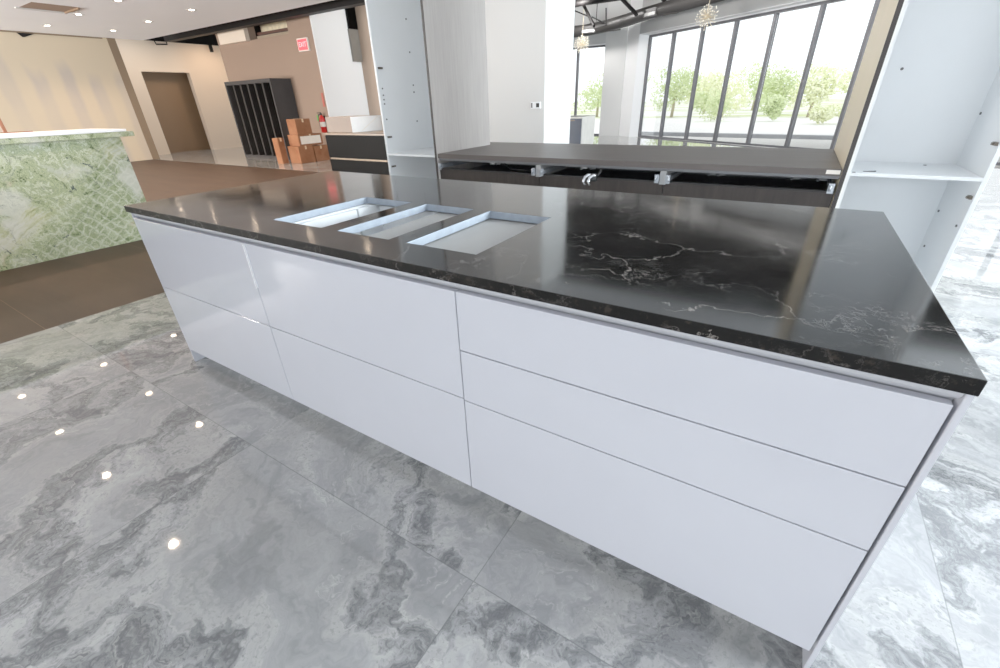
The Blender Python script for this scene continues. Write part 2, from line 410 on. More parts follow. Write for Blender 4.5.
# white wall with a doorway (opening y 6.97..8.47, up to 2.52)
w = MB()
w.box(-16.2, -16, 5.0, 6.97, 0, 3.4); w.box(-16.2, -16, 8.47, 12, 0, 3.4); w.box(-16.2, -16, 6.97, 8.47, 2.52, 3.4)
struct(w, 'wall_corner', 'warm_white', 'white wall pierced by a tall brown doorway', 'wall')
struct(box(-16.55, -16.5, 6.6, 8.9, 0, 2.9), 'door_1', 'door_brown', 'tall plain brown doorway in the white wall', 'door')
struct(box(-17.6, -17.5, 5, 14, 0, 4.6), 'wall_outer', 'dark_deck')
# taupe back wall with a rough opening near the top
w = MB()
YB = 7.95
w.box(-12.75, -8.32, YB, YB+.2, 0, 3.05); w.box(-12.75, -8.32, YB, YB+.2, 3.42, 4.6)
w.box(-12.75, -11.05, YB, YB+.2, 3.05, 3.42); w.box(-9.28, -8.32, YB, YB+.2, 3.05, 3.42)
struct(w, 'wall_back', 'taupe', 'taupe wall with an exit sign and a rough opening near the top', 'wall')
struct(box(-8.319, -8.3, YB, 11.2, 0, 4.6), 'wall_return', 'bright_white', 'bright white return wall behind the black cabinet', 'wall')
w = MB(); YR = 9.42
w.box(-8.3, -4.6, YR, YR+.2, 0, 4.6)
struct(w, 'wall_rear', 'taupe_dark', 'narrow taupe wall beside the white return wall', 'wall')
struct(box(-1.9, -.2, 5.0, 5.87, 0, 3.225), 'wall_middle', 'white_paint', 'white wall pier with a thermostat behind the bar top', 'wall')

# window walls
P0 = Vector((-2.5, 16.565, 0)); D = Vector((.8303, -.5572, 0)).normalized(); NIN = Vector((-D.y*-1, 0, 0))
NIN = Vector((D.y, -D.x, 0))            # points into the room
FR = Matrix(((D.x, NIN.x, 0, P0.x), (D.y, NIN.y, 0, P0.y), (0, 0, 1, 0), (0, 0, 0, 1)))
SE = 13.9
w = MB(FR)
w.box(-.62, 0, -.34, 0, 0, 4.2)                                   # pier left of the big window
w.hexa([(0, -.34, 0), (0, 0, 0), (.17, -.30, 0), (.17, -.34, 0)], [(0, -.34, 3.12), (0, 0, 3.12), (.17, -.30, 3.12), (.17, -.34, 3.12)])
struct(w, 'wall_right', 'bright_white', 'white pier between the two windows', 'wall')
w = MB(FR); w.box(0, SE, -.34, 0, 3.16, 4.2)
struct(w, 'wall_right', 'header_grey', 'grey header wall above the long window', 'wall')
struct(MB(FR).box(.0, SE, -.30, -.003, 3.145, 3.159).box(.0, SE, -.34, -.302, 3.106, 3.159), 'trim_2', 'bright_white')
t = thing('window_1', FR @ Vector((6, -.3, 0)), 'long tall window of narrow panes with dark frames', 'window'); t['kind'] = 'structure'
b = MB(FR); b.box(.17, SE, -.34, -.27, 0, .05); b.box(.17, SE, -.34, -.27, 3.04, 3.105); b.box(.17, .25, -.34, -.26, .05, 3.04)
b.build('window_frame', 'frame_dark', t)
ms = [.186]+[1.31+1.16*i for i in range(11)]
for i, s0 in enumerate(ms[1:]):
    MB(FR).box(s0-.035, s0+.035, -.36, -.24, .05, 3.04).build('mullion', 'frame_dark', t)
for s0, s1 in zip(ms, ms[1:]):
    MB(FR).box(s0+.035, s1-.035, -.31, -.30, .05, 3.04).build('pane', 'glass', t)
# far window (facing the camera side of the long bar)
w = MB(); w.box(-3.80, -3.03, 16.9, 17.25, 0, 4.2); w.box(-10, -6.2, 16.9, 17.25, 0, 4.2)
struct(w, 'wall_far', 'white_paint', 'white far wall pieces beside the small window', 'wall')
struct(box(-6.2, -3.80, 16.9, 17.25, 3.02, 4.2), 'wall_far', 'header_grey', 'grey header above the small far window', 'wall')
struct(box(-6.2, -3.80, 16.905, 17.25, 3.0, 3.019), 'trim_3', 'bright_white')
t = thing('window_2', (-5, 17.2, 0), 'small far window beyond the navy cupboard', 'window'); t['kind'] = 'structure'
b = MB(); b.box(-6.2, -3.80, 17.17, 17.23, 0, .05); b.box(-6.2, -3.80, 17.17, 17.23, 2.94, 3.0)
b.build('window_frame', 'frame_dark', t)
box(-4.99, -4.91, 17.14, 17.24, .05, 2.94).build('mullion', 'frame_dark', t)
box(-6.2, -4.99, 17.19, 17.2, .05, 2.94).build('pane', 'glass', t)
box(-4.91, -3.80, 17.19, 17.2, .05, 2.94).build('pane', 'glass', t)

# ------------------------------------------------------------------ outside
g = MB(); g.face([(-90, 18.3, -.15), (90, 18.3, -.15), (90, 140, -.15), (-90, 140, -.15)]); g.face([(12, -60, -.15), (90, -60, -.15), (90, 18.3, -.15), (12, 18.3, -.15)])
g.face([(-90, -60, -.15), (12, -60, -.15), (12, -7, -.15), (-90, -7, -.15)])
g.face([(9.05, 8.7, -.14), (12, 8.7, -.14), (12, 18.3, -.14), (-3.2, 18.3, -.14), (-3.2, 17.2, -.14)])
struct(g, 'ground', 'ground', 'sunlit pale paving outside the windows', 'ground')
struct(MB().hexa([(-4, 19.6, -.15), (14, 16.2, -.15), (14, 16.45, -.15), (-4, 19.85, -.15)], [(-4, 19.6, -.02), (14, 16.2, -.02), (14, 16.45, -.02), (-4, 19.85, -.02)]), 'kerb', 'kerb', 'grey kerb outside the long window', 'kerb')

def pix(px, py, dist):
    """where the ray of a photograph point lands at a level distance (used only to survey positions)"""
    d = r2*((px-500)/431.3112)+u2*((334-py)/431.3112)+fw
    h = math.hypot(d.x, d.y)
    return CAM+d*(dist/h)
def tree(x, y, H, wid, mat, label, trunk=True):
    base = Vector((x, y, -.15))
    t = thing('leafy_tree' if trunk else 'leafy_bush', base, label, 'tree' if trunk else 'bush', 'trees outside the windows' if trunk else 'bushes outside the windows')
    z0 = H*.12 if trunk else 0
    rnd = random.Random(int(x*100))
    if trunk:
        MB().tube([base, base+Vector((.05, 0, H*.3)), base+Vector((.1, .05, H*.62))], [H*.035, H*.028, H*.012], 8).build('trunk', 'trunk', t)
    b = MB()
    lobes = [(Vector((rnd.uniform(-.6, .6)*wid*.5, rnd.uniform(-.6, .6)*wid*.5, z0+(H-z0)*rnd.uniform(.25, .72))), rnd.uniform(.22, .36)*min(wid, H-z0)*1.0) for _ in range(9)]
    lobes.append((Vector((0, 0, z0+(H-z0)*.6)), (H-z0)*.38))
    for c0, rr in lobes:
        for _ in range(170):
            d = Vector((rnd.gauss(0, 1), rnd.gauss(0, 1), rnd.gauss(0, 1))).normalized()*rr*rnd.uniform(.6, 1.02)
            q = base+c0+d; q.z = max(q.z, base.z+.05); s = rnd.uniform(.06, .14)*(1 if trunk else .7)
            a = Vector((rnd.gauss(0, 1), rnd.gauss(0, 1), rnd.gauss(0, 1))).normalized(); e = a.orthogonal().normalized()
            b.face([q-a*s, q+e*s*.55, q+a*s, q-e*s*.55])
    b.build('crown' if trunk else 'foliage', mat, t)
for a in [
    (-12.06, 38.43, 3.3, 4.2, 'leaf2', 'blurred green tree seen through the small far window'),
    (-5.43, 36.24, 3.3, 3.6, 'leaf2', 'blurred green tree behind the second pane of the long window'),
    (-4.4, 43.5, 3.3, 4.0, 'leaf', 'pale yellow-green tree behind the third pane of the long window'),
    (-2.0, 36.0, 3.0, 4.0, 'leaf', 'pale tree behind the left half of the fourth pane of the long window'),
    (-1.18, 48.98, 3.9, 3.4, 'leaf2', 'green tree behind the mullion between the fourth and fifth panes'),
    (1.20, 39.10, 2.9, 3.2, 'leaf2', 'darker green tree behind the middle of the fifth pane of the long window'),
    (3.1, 34.6, 3.0, 2.6, 'leaf', 'pale tree beside the last mullion of the long window'),
    (5.6, 38.2, 2.8, 3.0, 'leaf', 'pale tree at the right end of the long window, beside the beige panel')]: tree(*a)
for a in [
    (-1.9, 29.81, 1.8, 2.6, 'leaf2', 'low rounded bush under the trees behind the fourth pane'),
    (1.16, 30.09, 1.3, 1.4, 'leaf2', 'tiny dark bush low behind the fifth pane'),
    (3.94, 27.11, .95, 2.6, 'leaf', 'low pale bush at the right end of the long window')]: tree(*a, False)

# ------------------------------------------------------------------ island: three cabinet units and one worktop
H, TT = .92, .031
ISL = (-.011, 3.099, -.003, 1.26)
XG1, XG2, XE = .988, 2.043, 3.086
ZT, ZB = .856, .083
YF = .013
def island_unit(x0, x1, cuts, label, left_panel=False, right_panel=False, drawers_label=None):
    t = thing('drawer_cabinet', ((x0+x1)/2, .6, 0), label, 'cabinet', 'drawer units of the kitchen island')
    a, z = x0+.004, x1-.004
    bd = MB()                                           # carcass: floor, back, sides
    bd.box(a+.02, z-.02, YF+.06, 1.22, .09, .108); bd.box(a, z, 1.22, 1.245, 0, H-TT)
    bd.box(a, a+.018, YF+.03, 1.22, .09, H-TT-.001); bd.box(z-.018, z, YF+.03, 1.22, .09, H-TT-.001)
    bd.build('carcass', 'cab_white', t)
    box(a, z, YF+.075, YF+.09, 0, .09).build('toe_kick', 'cab_white', t)
    ch = MB()                                           # recessed finger channel under the worktop
    prof = [(.004, H-TT-.001), (.004, ZT+.018), (.010, ZT+.010), (.024, ZT+.004), (.030, ZT-.01), (.030, ZT-.05), (.036, ZT-.05), (.036, H-TT-.001)]
    e0, e1 = x0+.0005, (x1-.0005 if not right_panel else x1+.003)
    for (ya, za), (yb, zb_) in zip(prof, prof[1:]+prof[:1]):
        ch.face([(e0, YF+ya, za), (e1, YF+ya, za), (e1, YF+yb, zb_), (e0, YF+yb, zb_)])
    ch.face([(e0, YF+y, z_) for y, z_ in prof]); ch.face([(e1, YF+y, z_) for y, z_ in prof])
    ch.build('finger_channel', 'channel', t)
    zs = [ZB]+cuts+[ZT]
    for i, (p, q) in enumerate(zip(zs, zs[1:])):
        hi = q-.004 if i < len(zs)-2 else q
        xa = x0+.002 if not left_panel else x0+.0065; xb = x1-.002
        box(xa, xb, YF, YF+.02, p, hi).build('drawer_front', 'lacquer', t, .0012)
    box(x0+.006, x1-.006, YF+.0215, YF+.0285, ZB+.01, ZT-.052).build('front_gap_backing', 'gap', t)
    if left_panel: box(x0-.007, x0+.006, YF, 1.245, 0, H-TT-.001).build('end_panel', 'lacquer', t)
    if right_panel: box(x1+.004, 3.101, YF-.002, 1.245, 0, H-TT-.001).build('end_panel', 'lacquer', t, .002)
    return t
unit_left = island_unit(0, XG1, [.484], 'two-drawer white gloss cabinet at the left end of the island', True)
unit_mid = island_unit(XG1, XG2, [.484], 'middle two-drawer white gloss cabinet below the worktop cut-outs')
box(XG1+.001, XG1+.005, YF-.007, YF+.004, .665, ZT-.004).build('gap_light_strip', 'bright_strip', unit_mid)  # white strip in place of light coming through the gap
unit_right = island_unit(XG2, XE, [.478, .6655], 'three-drawer white gloss cabinet at the right end of the island', False, True)
# inside the middle unit, seen through the cut-outs
box(1.455, 2.03, .05, 1.20, H-TT-.024, H-TT-.004).build('support_board', 'board', unit_mid)
b = MB(); b.box(1.03, 1.455, .70, .716, .70, .875); b.box(1.03, 1.455, .05, .70, .695, .70)
b.build('drawer_box', 'cab_white', unit_mid)
b = MB(); b.box(1.02, 1.045, .04, .55, .70, .885); b.box(1.02, 1.045, .562, 1.0, .70, .885)
b.build('inner_divider', 'cab_white', unit_mid)
# worktop with three cut-outs
CX = [(1.0, 1.305), (1.397, 1.658), (1.742, 2.022)]; CY = (.155, .662)
xs = sorted([ISL[0], ISL[1]]+[v for p in CX for v in p]); ys = [ISL[2], CY[0], CY[1], ISL[3]]
b = bmesh.new(); V = {}
def gv(x, y, z):
    if (x, y, z) not in V: V[(x, y, z)] = b.verts.new((x, y, z))
    return V[(x, y, z)]
solid = lambda i, j: 0 <= i < len(xs)-1 and 0 <= j < 3 and not (j == 1 and any(abs(xs[i]-p[0]) < 1e-6 for p in CX))
zl, zh = H-TT, H
for i in range(len(xs)-1):
    for j in range(3):
        if not solid(i, j): continue
        x0, x1, y0, y1 = xs[i], xs[i+1], ys[j], ys[j+1]
        b.faces.new([gv(x0, y0, zh), gv(x1, y0, zh), gv(x1, y1, zh), gv(x0, y1, zh)])
        b.faces.new([gv(x0, y1, zl), gv(x1, y1, zl), gv(x1, y0, zl), gv(x0, y0, zl)])
        for di, dj, p, q in ((-1, 0, (x0, y1), (x0, y0)), (1, 0, (x1, y0), (x1, y1)), (0, -1, (x0, y0), (x1, y0)), (0, 1, (x1, y1), (x0, y1))):
            if not solid(i+di, j+dj):
                fc = b.faces.new([gv(*p, zl), gv(*q, zl), gv(*q, zh), gv(*p, zh)])
                inner = 0 <= i+di < len(xs)-1 and 0 <= j+dj < 3
                fc.material_index = 1 if inner else 2
mb = MB(); mb.b.free(); mb.b = b
one(mb, 'island_worktop', ['marble', 'grey_cut', 'marble_edge'], 'black marble worktop with white veins and three rectangular cut-outs', 'worktop', None, .0022)

# ------------------------------------------------------------------ back bar
BX0, BX1, BY = .045, 3.028, 2.4
t = thing('bar_counter', (1.5, 3, 0), 'long taupe bar counter with its upper drawers missing, behind the island', 'counter')
MB().box(BX0, BX1, BY-.005, 3.275, .882, .92).box(-.7, BX1, 3.275, 3.55, .882, .92).build('counter_top', 'wood_top', t, .002)
b = MB(); b.box(BX0, BX1, BY+.012, BY+.03, .864, .8815); b.build('front_rail', 'steel', t)
b = MB(); b.box(BX0, BX1, 3.24, 3.27, 0, .88); b.box(BX0, BX1, BY+.05, 3.24, .72, .735)
b.build('carcass', 'steel', t)
b = MB(); b.box(BX0, BX1, 2.9, 2.93, .79, .88); b.build('cross_rail', 'steel', t)
for x0, x1 in ((BX0, 1.07), (1.074, 2.045), (2.049, BX1)):
    fr = box(x0, x1-.002, BY+.012, BY+.032, .30, .782).build('drawer_front', 'wood_dark', t)
    box(x0, x1-.002, BY+.012, BY+.05, .7825, .795).build('grip_rail', 'locker_slat', fr)
for x in (1.05, 2.02):
    box(x, x+.04, BY-.012, 3.0, .777, .8635).build('divider', 'divider_grey', t)
def slide(x, sgn):
    b = MB(); y0 = BY-.02
    b.box(min(x, x+sgn*.012), max(x, x+sgn*.012), y0, 2.85, .795, .835)
    b.box(min(x+sgn*.012, x+sgn*.024), max(x+sgn*.012, x+sgn*.024), y0+.02, 2.8, .803, .828)
    o = b.build('drawer_slide', 'slide', t)
    c = MB(); c.tube([(x+sgn*.02, y0-.012, .80), (x+sgn*.02, y0-.012, .834)], .008, 8); c.box(min(x, x+sgn*.03), max(x, x+sgn*.03), y0-.006, y0, .786, .842)
    c.build('slide_latch', 'slide', o)
slide(BX0+.012, 1); slide(1.092, 1); slide(2.062, 1); slide(BX1-.012, -1)
slide(1.048, -1); slide(2.018, -1)
for x in (.50, .56, 1.36, 1.44, 2.30, 2.36, 2.79, 2.93):
    b = MB(); b.box(x, x+.05, 2.56, 2.58, .83, .8635); b.box(x, x+.012, 2.56, 2.9, .825, .8635); b.build('bracket', 'grille' if x in (.5, 1.36) else 'steel', t)
box(2.955, 3.022, BY-.0065, BY-.005, .892, .914).build('sticker', 'label_white', t)
MB().tube([(.62, 2.6, .84), (.72, 2.55, .80), (.9, 2.55, .795), (1.0, 2.6, .83)], .006, 6).build('cable', 'black_rubber', t)
# chrome clip hanging in front of the drawers
t = thing('conduit_connector', (1.53, BY-.04-.05, .77), 'shiny metal conduit connector hanging from the bar counter', 'connector')
b = MB()
for dx in (0, .038):
    b.tube([(1.505+dx, BY-.04-.06, .756), (1.498+dx, BY-.04-.064, .782), (1.505+dx, BY-.04-.058, .806), (1.525+dx, BY-.04-.045, .822), (1.545+dx, BY-.04-.03, .822)], [.011, .013, .013, .012, .011], 10)
b.build('prong', 'chrome', t)
MB().tube([(1.512, BY-.04-.03, .79), (1.56, BY-.04-.03, .80), (1.585, BY-.04-.03, .80)], [.02, .024, .018], 12).build('core', 'black_rubber', t)
MB().tube([(1.57, BY-.04-.03, .80), (1.60, BY-.04-.01, .84), (1.60, BY-.03, .86)], .008, 8).build('lead', 'black_rubber', t)

# ------------------------------------------------------------------ tall open cabinets
ZC = 2.6
def hinge(x, y, z, parent, s=1):
    b = MB(); b.box(min(x, x+s*.012), max(x, x+s*.012), y, y+.05, z-.008, z+.008); b.box(min(x, x+s*.02), max(x, x+s*.02), y+.012, y+.034, z-.006, z+.006)
    b.build('hinge_plate', 'bronze_hinge', parent)
def pin(x, y, z, parent, s=1, r=.007):
    MB().tube([(x, y, z), (x+s*.006, y, z)], r, 8).build('shelf_pin', 'hole', parent)
t = thing('tall_cabinet', (-.28, 2.68, 0), 'open doorless white tall cabinet with grey wood side, left of the bar counter', 'cabinet', 'tall open cabinets')
lp = box(-.60, -.582, 2.4, 3.2, 0, ZC).build('side_panel', 'cab_white', t, .001)
rp = box(.006, .022, 2.4, 3.2, 0, ZC).build('side_panel', 'cab_white', t)
o = box(.0225, .044, 2.385, 3.27, 0, ZC).build('wood_end_panel', 'wood_grey', t)
box(.0225, .044, 2.381, 2.3848, 0, ZC).build('dark_edging', 'dark_edge', o)
box(-.582, .006, 3.18, 3.195, .05, ZC).build('back_panel', 'cab_white', t)
box(-.582, .006, 2.402, 3.175, .886, .904).build('shelf', 'cab_white', t, .001)
b = MB(); b.box(-.582, .006, 2.40, 3.0, .10, .118); b.box(-.582, .006, 2.46, 2.475, 0, .10); b.build('carcass', 'cab_white', t)
box(-.582, .006, 2.4, 3.17, ZC-.018, ZC).build('top_panel', 'cab_white', t)
for z in (1.616, 1.047, .782): hinge(-.582, 2.425, z, t)
for z in (1.455, 1.40, 1.365, 1.33, 1.20): pin(-.582, 2.445, z, t)
for z in (2.02, 1.76, 1.485, 1.425, 1.165): pin(-.582, 2.87, z, t)

t = thing('tall_cabinet', (3.34, 2.68, 0), 'open doorless white tall cabinet at the right end of the bar counter', 'cabinet', 'tall open cabinets')
o = box(3.030, 3.052, 2.388, 3.56, 0, ZC).build('wood_end_panel', 'beige_panel', t)
box(3.030, 3.052, 2.384, 2.3878, 0, ZC).build('dark_edging', 'dark_edge', o)
box(3.0525, 3.072, 2.4, 3.0, 0, ZC).build('side_panel', 'cab_white', t, .001)
box(3.620, 3.640, 2.4, 3.0, 0, ZC).build('side_panel', 'cab_white', t, .001)
box(3.072, 3.620, 2.95, 2.965, .05, ZC).build('back_panel', 'cab_white', t)
box(3.072, 3.620, 2.402, 2.945, .886, .904).build('shelf', 'cab_white', t, .001)
b = MB(); b.box(3.072, 3.62, 2.40, 2.95, .10, .118); b.box(3.072, 3.62, 2.46, 2.475, 0, .10); b.build('carcass', 'cab_white', t)
box(3.072, 3.62, 2.4, 2.949, ZC-.018, ZC).build('top_panel', 'cab_white', t)
for z in (1.061, .80): hinge(3.62, 2.42, z, t, -1)
for y, z in ((2.91, 1.18), (2.85, .425), (2.88, .64), (2.455, .646)): pin(3.62, y, z, t, -1)
for x, z in ((3.20, 1.42),): MB().tube([(x, 2.945, z), (x, 2.951, z)], .008, 8).build('shelf_pin', 'hole', t)
for x, y in ((3.085, 2.407), (3.46, 2.85)): MB().tube([(x, y, .904), (x, y, .907)], .008, 8).build('shelf_pin', 'hole', t)
MB().tube([(3.13, 2.46, .9045), (3.19, 2.47, .9075)], .004, 6).build('loose_clip', 'steel', t)

# thermostat on the white pier
t = thing('thermostat', (-.32, 4.99, 1.25), 'small white thermostat with dark screen on the white pier', 'thermostat')
box(-.40, -.25, 4.982, 4.9995, 1.215, 1.295).build('housing', 'cab_white', t, .004)
box(-.315, -.268, 4.979, 4.9815, 1.23, 1.28).build('screen', 'black_rubber', t)
box(-.392, -.37, 4.979, 4.9815, 1.225, 1.285).build('button_strip', 'hole', t)

# ------------------------------------------------------------------ green stone counter
t = thing('green_stone_counter', (-3.8, .5, 0), 'counter clad in green and white onyx slab with white top', 'counter')
box(-3.58, -3.55, -2.6, 1.335, 0, 1.10).build('front_slab', 'green', t)
box(-4.4, -3.58, 1.305, 1.335, 0, 1.10).build('end_slab', 'green', t)
box(-4.4, -3.585, -2.6, 1.30, 0, 1.10).build('carcass', 'cab_white', t)
b = MB(); b.box(-4.45, -3.50, -2.65, 1.46, 1.10, 1.15); o = b.build('edge_slab', 'green', t, .004)
box(-4.45, -3.502, -2.65, 1.40, 1.151, 1.175).build('counter_top', 'bright_strip', t, .004)
t = thing('wooden_frame', (-5.2, .81, 0), 'thin reddish wooden frame standing behind the green counter at the left edge', 'frame')
box(-5.215, -5.185, .795, .825, 0, 2.2).build('post', 'stud_red', t)
box(-5.21, -5.19, -.6, .795, 1.14, 1.17).build('rail', 'stud_red', t); box(-5.21, -5.19, .825, 1.05, 1.14, 1.17).build('rail', 'stud_red', t)

# ------------------------------------------------------------------ black cabinet with carton
t = thing('black_cabinet', (-3.4, 4.9, 0), 'black two-drawer cabinet with a tan top beyond the island', 'cabinet')
box(-4.29, -2.2, 4.60, 5.55, .06, .885).build('carcass', 'black_lacquer', t)
box(-4.24, -2.25, 4.66, 5.5, 0, .06).build('toe_kick', 'black_lacquer', t)
box(-4.31, -2.18, 4.57, 5.6, .885, .912).build('counter_top', 'tan_top', t, .003)
box(-4.285, -2.2, 4.58, 4.5995, .525, .875).build('drawer_front', 'black_lacquer', t)
box(-4.285, -2.2, 4.58, 4.5995, .09, .485).build('drawer_front', 'black_lacquer', t)
box(-4.25, -2.2, 4.578, 4.5995, .492, .516).build('brass_rail', 'brass', t)
t = thing('white_carton', (-4.1, 5.1, .912), 'white carton with shade and daylight painted on its sides, on the black cabinet', 'carton')
box(-4.43+.02, -3.76, 4.75, 5.46, .912, 1.158).build('carton_body', 'carton_shaded', t, .006)
box(-3.76, -3.755, 4.752, 5.46, .914, 1.157).build('daylit_side', 'carton_daylit', t)  # white sheet stands in for daylight falling on this side
b = MB(); b.hexa([(-3.755, 4.95, .93), (-3.752, 4.95, .93), (-3.752, 4.975, .93), (-3.755, 4.975, .93)], [(-3.755, 5.36, 1.14), (-3.752, 5.36, 1.14), (-3.752, 5.385, 1.14), (-3.755, 5.385, 1.14)]); b.build('tape_strip', 'label_white', t)

# ------------------------------------------------------------------ slatted rack against the taupe wall
t = thing('slatted_rack', (-10.7, 7.6, 0), 'dark grey rack with vertical slats against the taupe wall', 'rack')
RX0, RX1, RY = -11.87, -9.62, 7.3
b = MB(); b.box(RX0, RX0+.05, RY, 7.94, 0, 2.04); b.box(RX1-.05, RX1, RY, 7.94, 0, 2.04); b.box(RX0+.05, RX1-.05, RY, 7.94, 1.95, 2.04); b.box(RX0+.05, RX1-.05, RY, 7.94, 0, .07)
b.build('frame', 'locker', t)
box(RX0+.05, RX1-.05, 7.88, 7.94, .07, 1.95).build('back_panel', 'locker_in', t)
n = 6
for i in range(1, n):
    x = RX0+.05+(RX1-RX0-.1)*i/n
    box(x-.035, x+.035, RY+.01, 7.6, .07, 1.95).build('slat', 'locker_slat', t)

# cartons beside it
def carton(x0, x1, y0, y1, z0, z1, label, lab=False):
    t = thing('cardboard_box', ((x0+x1)/2, (y0+y1)/2, z0), label, 'box', 'cardboard boxes by the slatted rack')
    box(x0, x1, y0, y1, z0, z1).build('box_body', 'card', t, .006)
    xm = (y0+y1)/2
    b = MB(); b.box(x0+.0, x1+.002, xm-.025, xm+.025, z1, z1+.002); b.box(x1, x1+.002, xm-.025, xm+.025, z1-.08, z1); b.build('tape_strip', 'tape', t)
    if lab: box(x1, x1+.003, y0+.06, y1-.06, z0+.04, z1-.04).build('paper_label', 'label_white', t)
carton(-8.72, -8.26, 6.74, 7.19, 0, .42, 'cardboard box at the bottom of the stack, nearest the camera')
carton(-8.74, -8.26, 7.22, 7.66, 0, .39, 'cardboard box on the floor, farthest right behind the stack')
carton(-8.72, -8.28, 6.82, 7.56, .422, .69, 'cardboard box with a pale printed side in the middle of the stack', True)
carton(-8.66, -8.30, 6.85, 7.30, .694, 1.06, 'cardboard box on top of the stack below the extinguisher')
carton(-8.98, -8.74, 6.52, 6.70, 0, .63, 'tall narrow cardboard box on the floor, leftmost by the slatted rack')

# fire extinguisher, its sign, exit sign
t = thing('fire_extinguisher', (-8.52, 7.86, .68), 'red fire extinguisher with white label hung on the taupe wall', 'fire extinguisher')
MB().lathe((-8.52, 7.86, .68), [(.06, 0), (.075, .012), (.075, .34), (.06, .39), (.028, .415), (.026, .44)]).build('cylinder', 'red', t)
MB().lathe((-8.52, 7.86, .83), [(.0755, 0), (.0762, .001), (.0762, .12), (.0755, .121)]).build('paper_label', 'label_white', t)
b = MB(); b.lathe((-8.52, 7.86, 1.12), [(.03, 0), (.03, .04), (.012, .05)], 12); b.box(-8.53, -8.51, 7.74, 7.87, 1.165, 1.185); b.box(-8.53, -8.51, 7.76, 7.86, 1.13, 1.145); b.build('valve_handle', 'black_rubber', t)
MB().tube([(-8.55, 7.85, 1.14), (-8.61, 7.83, 1.11), (-8.615, 7.83, .95), (-8.60, 7.83, .80)], .013, 8).build('hose', 'black_rubber', t)
box(-8.655, -8.60, 7.81, 7.815, .98, 1.12).build('green_tag', 'green_tag', t)
box(-8.56, -8.48, 7.935, 7.949, .9, 1.1).build('wall_bracket', 'black_rubber', t)
one(box(-8.45, -8.375, 7.935, 7.9495, 1.32, 1.65), 'extinguisher_sign', 'red_sign', 'narrow faded red sign above the fire extinguisher', 'sign')
t = thing('exit_sign', (-8.74, 7.93, 2.75), 'glowing pink red exit sign high on the taupe wall', 'sign')
box(-8.95, -8.53, 7.90, 7.9495, 2.62, 2.91).build('sign_box', 'label_white', t, .008)
box(-8.925, -8.555, 7.896, 7.8995, 2.645, 2.885).build('sign_face', 'exit_face', t)
fc = bpy.data.curves.new('exit_letters', 'FONT'); fc.body = 'EXIT'; fc.size = .15; fc.align_x = 'CENTER'; fc.align_y = 'CENTER'; fc.extrude = .001
fc.materials.append(M['exit_text'])
fo = bpy.data.objects.new('exit_letters_curve', fc); fm_ = bpy.data.meshes.new_from_object(fo); bpy.data.objects.remove(fo)
fo = bpy.data.objects.new('exit_letters', fm_); COL.objects.link(fo); fo.parent = t; fo.location = Vector((-8.74, 7.894, 2.765))-t.location; fo.rotation_euler = (PI/2, 0, 0)

# rough opening: boarding and timbers inside
one(box(-12.42, -11.06, 7.82, 7.945, 3.03, 3.45), 'drywall_patch', 'warm_white', 'loose white drywall board hung beside the rough opening', 'board')
one(box(-11.05, -9.28, 8.35, 8.45, 3.20, 3.5), 'insulation_sheet', 'insulation', 'ribbed cream insulation inside the rough opening', 'insulation')
one(box(-11.05, -9.28, 8.20, 8.30, 3.18, 3.24), 'timber_joist', 'stud_dark', 'dark brown timber joist across the rough opening', 'timber')
one(box(-11.05, -9.28, 8.17, 8.199, 3.08, 3.155), 'timber_batten', 'wood_stud', 'pale timber batten across the rough opening, below the dark joist', 'timber')
struct(box(-12.7, -8.5, 9.0, 9.1, 2.9, 4.5), 'wall_cavity', 'dark_deck')
one(box(-14.5, -4.6, 7.3, 7.5, 3.24, 3.52), 'dark_bar', 'black_steel', 'long black bar above the taupe wall', 'bar')  # plain dark bar along the top of the taupe wall
one(box(-8.299, -8.22, 9.12, 9.415, 3.17, 3.9), 'wall_recess_box', 'black_lacquer', 'black recess box in the corner above the grey shade panel', 'box')
one(box(-8.299, -8.23, 9.10, 9.415, 2.41, 3.165), 'shade_panel', 'shade_grey', 'grey panel standing in for the shade below the black recess box', 'panel')  # grey slab in place of the shade gradient under the black slot
# bracket and sensor on the white wall
one(MB().tube([(-15.97, 7.68, 3.40), (-15.97, 7.7, 3.31), (-15.97, 8.04, 3.33), (-15.97, 8.04, 3.40)], .02, 8), 'wall_bracket', 'black_steel', 'thin black bracket on the white wall above the doorway', 'bracket')
one(box(-15.999, -15.93, 9.42, 9.52, 3.19, 3.40), 'wall_sensor', 'black_steel', 'small black sensor high on the white wall', 'sensor')

# ------------------------------------------------------------------ ceiling fittings
pos = {
 (-13.08, 4.12): 'recessed ceiling light nearest the tan wall, left of the pair by the hatch',
 (-10.97, 4.08): 'recessed ceiling light second from left beside the ceiling hatch',
 (-8.87, 4.04): 'recessed ceiling light at the top edge of the photo',
 (-12.98, 5.42): 'recessed ceiling light above the corner of the tan wall',
 (-10.95, 5.40): 'recessed ceiling light in line with the brown doorway',
 (-8.84, 5.36): 'recessed ceiling light nearest the black fascia, farthest right'}
lights = list(pos)+[(-6.55, 5.34), (-4.6, 5.34), (-6.55, 4.0), (-4.6, 4.0), (-8.4, 2.5), (-6.4, 2.6),
  (-8.3, -.13), (-6.35, -.13), (-4.49, -.13), (-2.43, -.17), (-8.3, 1.13), (-6.27, 1.13), (-4.49, 1.14)]
proto = None
def copy_tree(o, parent=None):
    c = o.copy(); COL.objects.link(c); c.parent = parent
    for ch in list(o.children): copy_tree(ch, c)
    return c
sd = bpy.data.lights.new('downlight_lamp', 'SPOT'); sd.energy = 145; sd.color = (1, .76, .55); sd.spot_size = math.radians(125); sd.spot_blend = .9; sd.shadow_soft_size = .035
